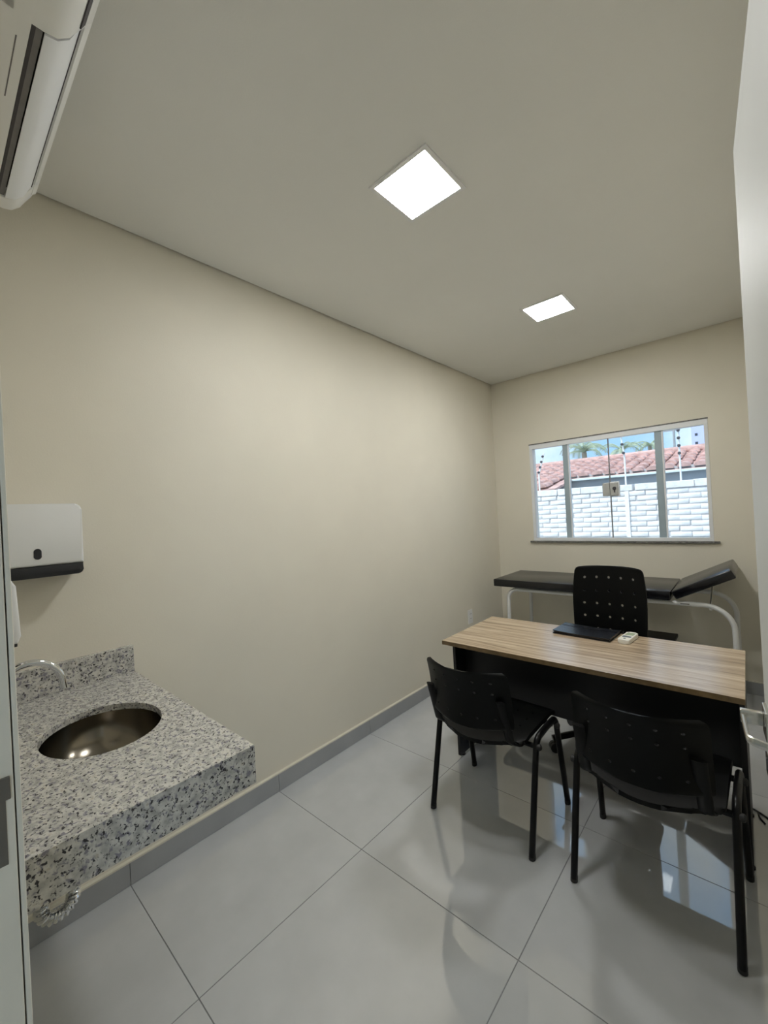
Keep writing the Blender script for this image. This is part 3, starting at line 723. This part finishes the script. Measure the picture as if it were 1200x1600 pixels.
# black cable on the floor beside the desk
bm = bmesh.new()
P = [(0.03, 2.40, 0.0045), (0.004, 2.437, 0.0045), (-0.02, 2.46, 0.0045), (-0.045, 2.475, 0.0045), (-0.075, 2.49, 0.0045), (-0.12, 2.53, 0.0045)]
tube(bm, fillet(P, 0.03, 4), 0.0035, 8)
cb = obj('power_cable', bm, 'dark_plastic', None, 60); tag(cb, 'thin black cable lying on the floor at the end of the desk', 'cable')
bm = bmesh.new(); tube(bm, fillet([(-0.030, 2.464, 0.0045), (-0.024, 2.425, 0.0045), (-0.008, 2.392, 0.0045)], 0.03, 4), 0.003, 8); obj('cable_branch', bm, 'dark_plastic', cb, 60)

# ------------------------------------------------------------------ outside the window
tag(B('ground', 'soil', None, (-14, 10, YB+0.2, 45, -0.30, -0.20)), 'pale ground of the yard outside the window', 'ground', kind='structure')

GY, GZ = 6.60, 1.575
bw = B('brick_wall', 'mortar_paint', None, (-5.2, 2.2, GY+0.012, GY+0.16, -0.2, GZ)); tag(bw, 'white painted brick garden wall outside the window', 'garden wall')
PXB, PZB, LB, HB = 0.238, 0.0715, 0.228, 0.0625
variants = []
for k in range(4):
    bm = bmesh.new(); bx(bm, -LB/2, LB/2, 0, 0.03, -HB/2, HB/2)
    for v in bm.verts:
        v.co.x += random.uniform(-0.004, 0.004); v.co.z += random.uniform(-0.0035, 0.0035)
        if v.co.y < 0.01: v.co.y += random.uniform(0, 0.004)
    es = [e for e in bm.edges]; bmesh.ops.bevel(bm, geom=es, offset=0.004, segments=1, affect='EDGES')
    o = obj('brick', bm, 'brick_paint', bw, 50); variants.append(o.data); bpy.data.objects.remove(o)
rest = bmesh.new(); nb = 0
rows = int((GZ+0.15)/PZB)
for r in range(rows):
    z = GZ-0.006-HB/2-r*PZB
    for c in range(-22, 10):
        x = (c+(0.5 if r % 2 else 0))*PXB + 0.02 + random.uniform(-0.012, 0.012)
        if x < -5.05 or x > 2.05: continue
        if r <= 14 and -3.55 < x < 0.45:
            o = bpy.data.objects.new('brick', random.choice(variants)); COL.objects.link(o); o.parent = bw
            o.location = (x, GY-0.001+random.uniform(-0.004, 0.006), z); o.rotation_euler = (0, random.uniform(-0.01, 0.01), 0); nb += 1
        else:
            bx(rest, x-LB/2, x+LB/2, GY, GY+0.03, z-HB/2, z+HB/2)
o = obj('brick_courses', rest, 'brick_paint', bw); o['kind'] = 'stuff'
for c in range(-15, 7):
    x = c*0.34+random.uniform(-0.02, 0.02); dz = random.uniform(-0.006, 0.006)
    B('cap_block', 'cap_cement', bw, (x-0.167, x+0.167, GY-0.012, GY+0.17, GZ+0.001, GZ+0.093+dz), bev=0.008)
B('joint_strip', 'brick_paint', bw, (-1.305, -1.255, GY-0.016, GY+0.006, -0.2, GZ-0.003), bev=0.004)

# electric fence posts on the wall
def fence_post(label, x, top, lean, kind):
    t_ = thing('fence_post', label, 'fence post', (x, GY+0.08, GZ+0.093), 0, 'electric fence posts')
    bm = bmesh.new(); tube(bm, [(0, 0, -0.02), (0, 0, top*0.45)] + [(lean, 0, top)], 0.011 if kind else 0.02, 8); obj('rod', bm, 'rod_white' if kind else 'pole_grey', t_, 40)
    for k in range(4):
        f = 0.5+0.5*k/3.6; z = top*f; xx = lean*max(0, (f-0.45)/0.55)
        bm = bmesh.new(); lathe(bm, [(0.012, -0.018), (0.020, -0.008), (0.020, 0.008), (0.012, 0.018)], (xx, -0.03, z), 8, 'Y'); obj('insulator', bm, 'insulator_dark', t_, 40)
    return t_
fence_post('leaning white electric fence post at the left end of the garden wall', -2.53, 0.60, 0.10, 1)
fence_post('tall thin white electric fence post near the middle of the garden wall', -1.30, 0.90, -0.05, 1)
fence_post('dotted electric fence post in front of the pale tower', -0.66, 0.72, 0.0, 1)

# the house next door: wall, gutter, tiled roof
hs = thing('neighbour_house', 'neighbouring house with red clay tile roof and white gutter', 'house', (-2.0, 8.2, -0.2))
hx, hy_, hz_ = -2.0, 8.2, -0.2
B('house_wall', 'house_render', hs, (-7-hx, 4-hx, 8.0-hy_, 8.2-hy_, 0, 1.95-hz_))
B('gutter', 'gutter_white', hs, (-2.42-hx, 4-hx, 7.90-hy_, 8.0-hy_, 1.845-hz_, 1.885-hz_), bev=0.006)
SL = 0.205
def roof_z(y): return 1.895+(y-7.95)*SL
bm = bmesh.new()
TW, TL = 0.21, 0.36
for c in range(-28, 30):
    x = -2.0+c*TW
    ys = 7.0 if x < -2.42 else 7.93
    nrow = int((10.15-ys)/TL)+1
    for r in range(nrow):
        ya = ys+r*TL; yb = ya+TL+0.05
        jz = random.uniform(-0.006, 0.006); jx = random.uniform(-0.008, 0.008)
        A_, B_ = [], []
        for k in range(6):
            a = PI*k/5
            A_.append(bm.verts.new((x+jx-hx-math.cos(a)*0.088, ya-hy_, roof_z(ya)+0.032+jz+math.sin(a)*0.070-hz_)))
            B_.append(bm.verts.new((x+jx-hx-math.cos(a)*0.072, yb-hy_, roof_z(yb)+0.008+jz+math.sin(a)*0.058-hz_)))
        for k in range(5): bm.faces.new((A_[k], A_[k+1], B_[k+1], B_[k]))
        bm.faces.new(A_)
o = obj('roof_tiles', bm, 'roof_clay', hs, 60); o['kind'] = 'stuff'
bm = bmesh.new()
for (x0, x1, ya) in ((-8, -2.40, 6.98), (-2.40, 4.2, 7.92)):
    v = [bm.verts.new(p) for p in ((x0-hx, ya-hy_, roof_z(ya)-hz_), (x1-hx, ya-hy_, roof_z(ya)-hz_), (x1-hx, 10.2-hy_, roof_z(10.2)-hz_), (x0-hx, 10.2-hy_, roof_z(10.2)-hz_),
                               (x0-hx, ya-hy_, roof_z(ya)-hz_-0.04), (x1-hx, ya-hy_, roof_z(ya)-hz_-0.04), (x1-hx, 10.2-hy_, roof_z(10.2)-hz_-0.04), (x0-hx, 10.2-hy_, roof_z(10.2)-hz_-0.04))]
    for f in ((0,1,2,3),(7,6,5,4),(0,4,5,1),(1,5,6,2),(2,6,7,3),(3,7,4,0)): bm.faces.new([v[i] for i in f])
obj('roof_deck', bm, 'roof_clay', hs)
bm = bmesh.new(); tube(bm, [(-8-hx, 10.2-hy_, roof_z(10.2)+0.03-hz_), (4.2-hx, 10.2-hy_, roof_z(10.2)+0.03-hz_)], 0.09, 10); obj('ridge', bm, 'roof_clay', hs, 60)
bm = bmesh.new(); tube(bm, fillet([(-0.37-hx, 7.96-hy_, 1.86-hz_), (-0.37-hx, 8.18-hy_, 1.72-hz_), (-0.37-hx, 8.2-hy_, 0.2)], 0.05), 0.04, 10); obj('downpipe', bm, 'gutter_white', hs, 50)

# palms beyond the roof
def palm(label, x, y, zc, ln, nf, seed):
    rnd = random.Random(seed)
    t_ = thing('palm_tree', label, 'palm tree', (x, y, -0.2), 0, 'palm trees beyond the roof')
    bm = bmesh.new(); tube(bm, [(0, 0, 0), (0.05, 0, zc*0.5), (0, 0, zc+0.2)], 0.16, 10, radii=[0.20, 0.15, 0.12]); obj('trunk', bm, 'palm_trunk', t_, 50)
    for k in range(nf):
        az = 2*PI*k/nf+rnd.uniform(-0.2, 0.2); el = rnd.uniform(0.35, 1.25); L = ln*rnd.uniform(0.85, 1.1)
        bm = bmesh.new(); pts = []; p = Vector((0, 0, zc+0.2)); e = el
        d = Vector((math.cos(az), math.sin(az), 0)); nseg = 9
        for i in range(nseg+1):
            pts.append(p.copy()); p = p+(d*math.cos(e)+Vector((0, 0, 1))*math.sin(e))*(L/nseg); e -= 0.21+0.02*i
        tube(bm, pts, 0.02, 5, radii=[0.03*(1-i/(nseg+1))+0.006 for i in range(nseg+1)])
        sdv = Vector((-d.y, d.x, 0))
        for i in range(1, nseg):
            for q in (0.0, 0.5):
                b0 = pts[i].lerp(pts[i+1], q); ll = 0.42*ln/1.6*math.sin(PI*(i+q+0.8)/(nseg+1.4))
                tg = (pts[i+1]-pts[i]).normalized()
                for s in (-1, 1):
                    tip = b0+sdv*s*ll*0.8+tg*ll*0.55-Vector((0, 0, 0.35*ll))
                    w_ = tg*0.035
                    v = [bm.verts.new(b0-w_), bm.verts.new(b0+w_), bm.verts.new(tip)]
                    bm.faces.new(v)
        obj('frond', bm, 'palm_leaf', t_, recalc=False)
palm('broad palm crown standing above the roof, left of the window lock', -6.30, 23.0, 4.05, 1.6, 13, 3)
palm('palm crown above the roof just right of the middle of the window', -5.70, 28.5, 4.45, 1.6, 12, 5)
palm('small spiky palm crown above the roof beside the right window bar', -4.95, 33.5, 5.1, 1.25, 11, 8)

# pale tower block and utility pole far behind
tw = thing('tower_building', 'pale lilac tower block behind the roof at the right', 'building', (-2.35, 42, -0.2))
B('tower_wall', 'tower_paint', tw, (-0.95, 0.35, 0, 4, 0, 9.5))
B('roof_slab', 'tower_paint', tw, (-1.02, 0.42, -0.1, 4.1, 9.5, 9.8))
for z in (5.9, 6.6, 7.5, 8.3):
    B('window', 'tower_window', tw, (-0.02, 0.16, -0.02, 0.05, z, z+0.2))
    B('window', 'tower_window', tw, (-0.72, -0.54, -0.02, 0.05, z, z+0.2))
up_ = thing('utility_pole', 'thin grey utility pole with cross arms left of the tower', 'utility pole', (-2.55, 24, -0.2))
bm = bmesh.new(); tube(bm, [(0, 0, 0), (0, 0, 7.2)], 0.05, 8); obj('pole', bm, 'pole_grey', up_, 40)
for z in (4.85, 5.35, 6.4):
    B('cross_arm', 'pole_grey', up_, (-0.55, 0.25, -0.03, 0.03, z, z+0.06))
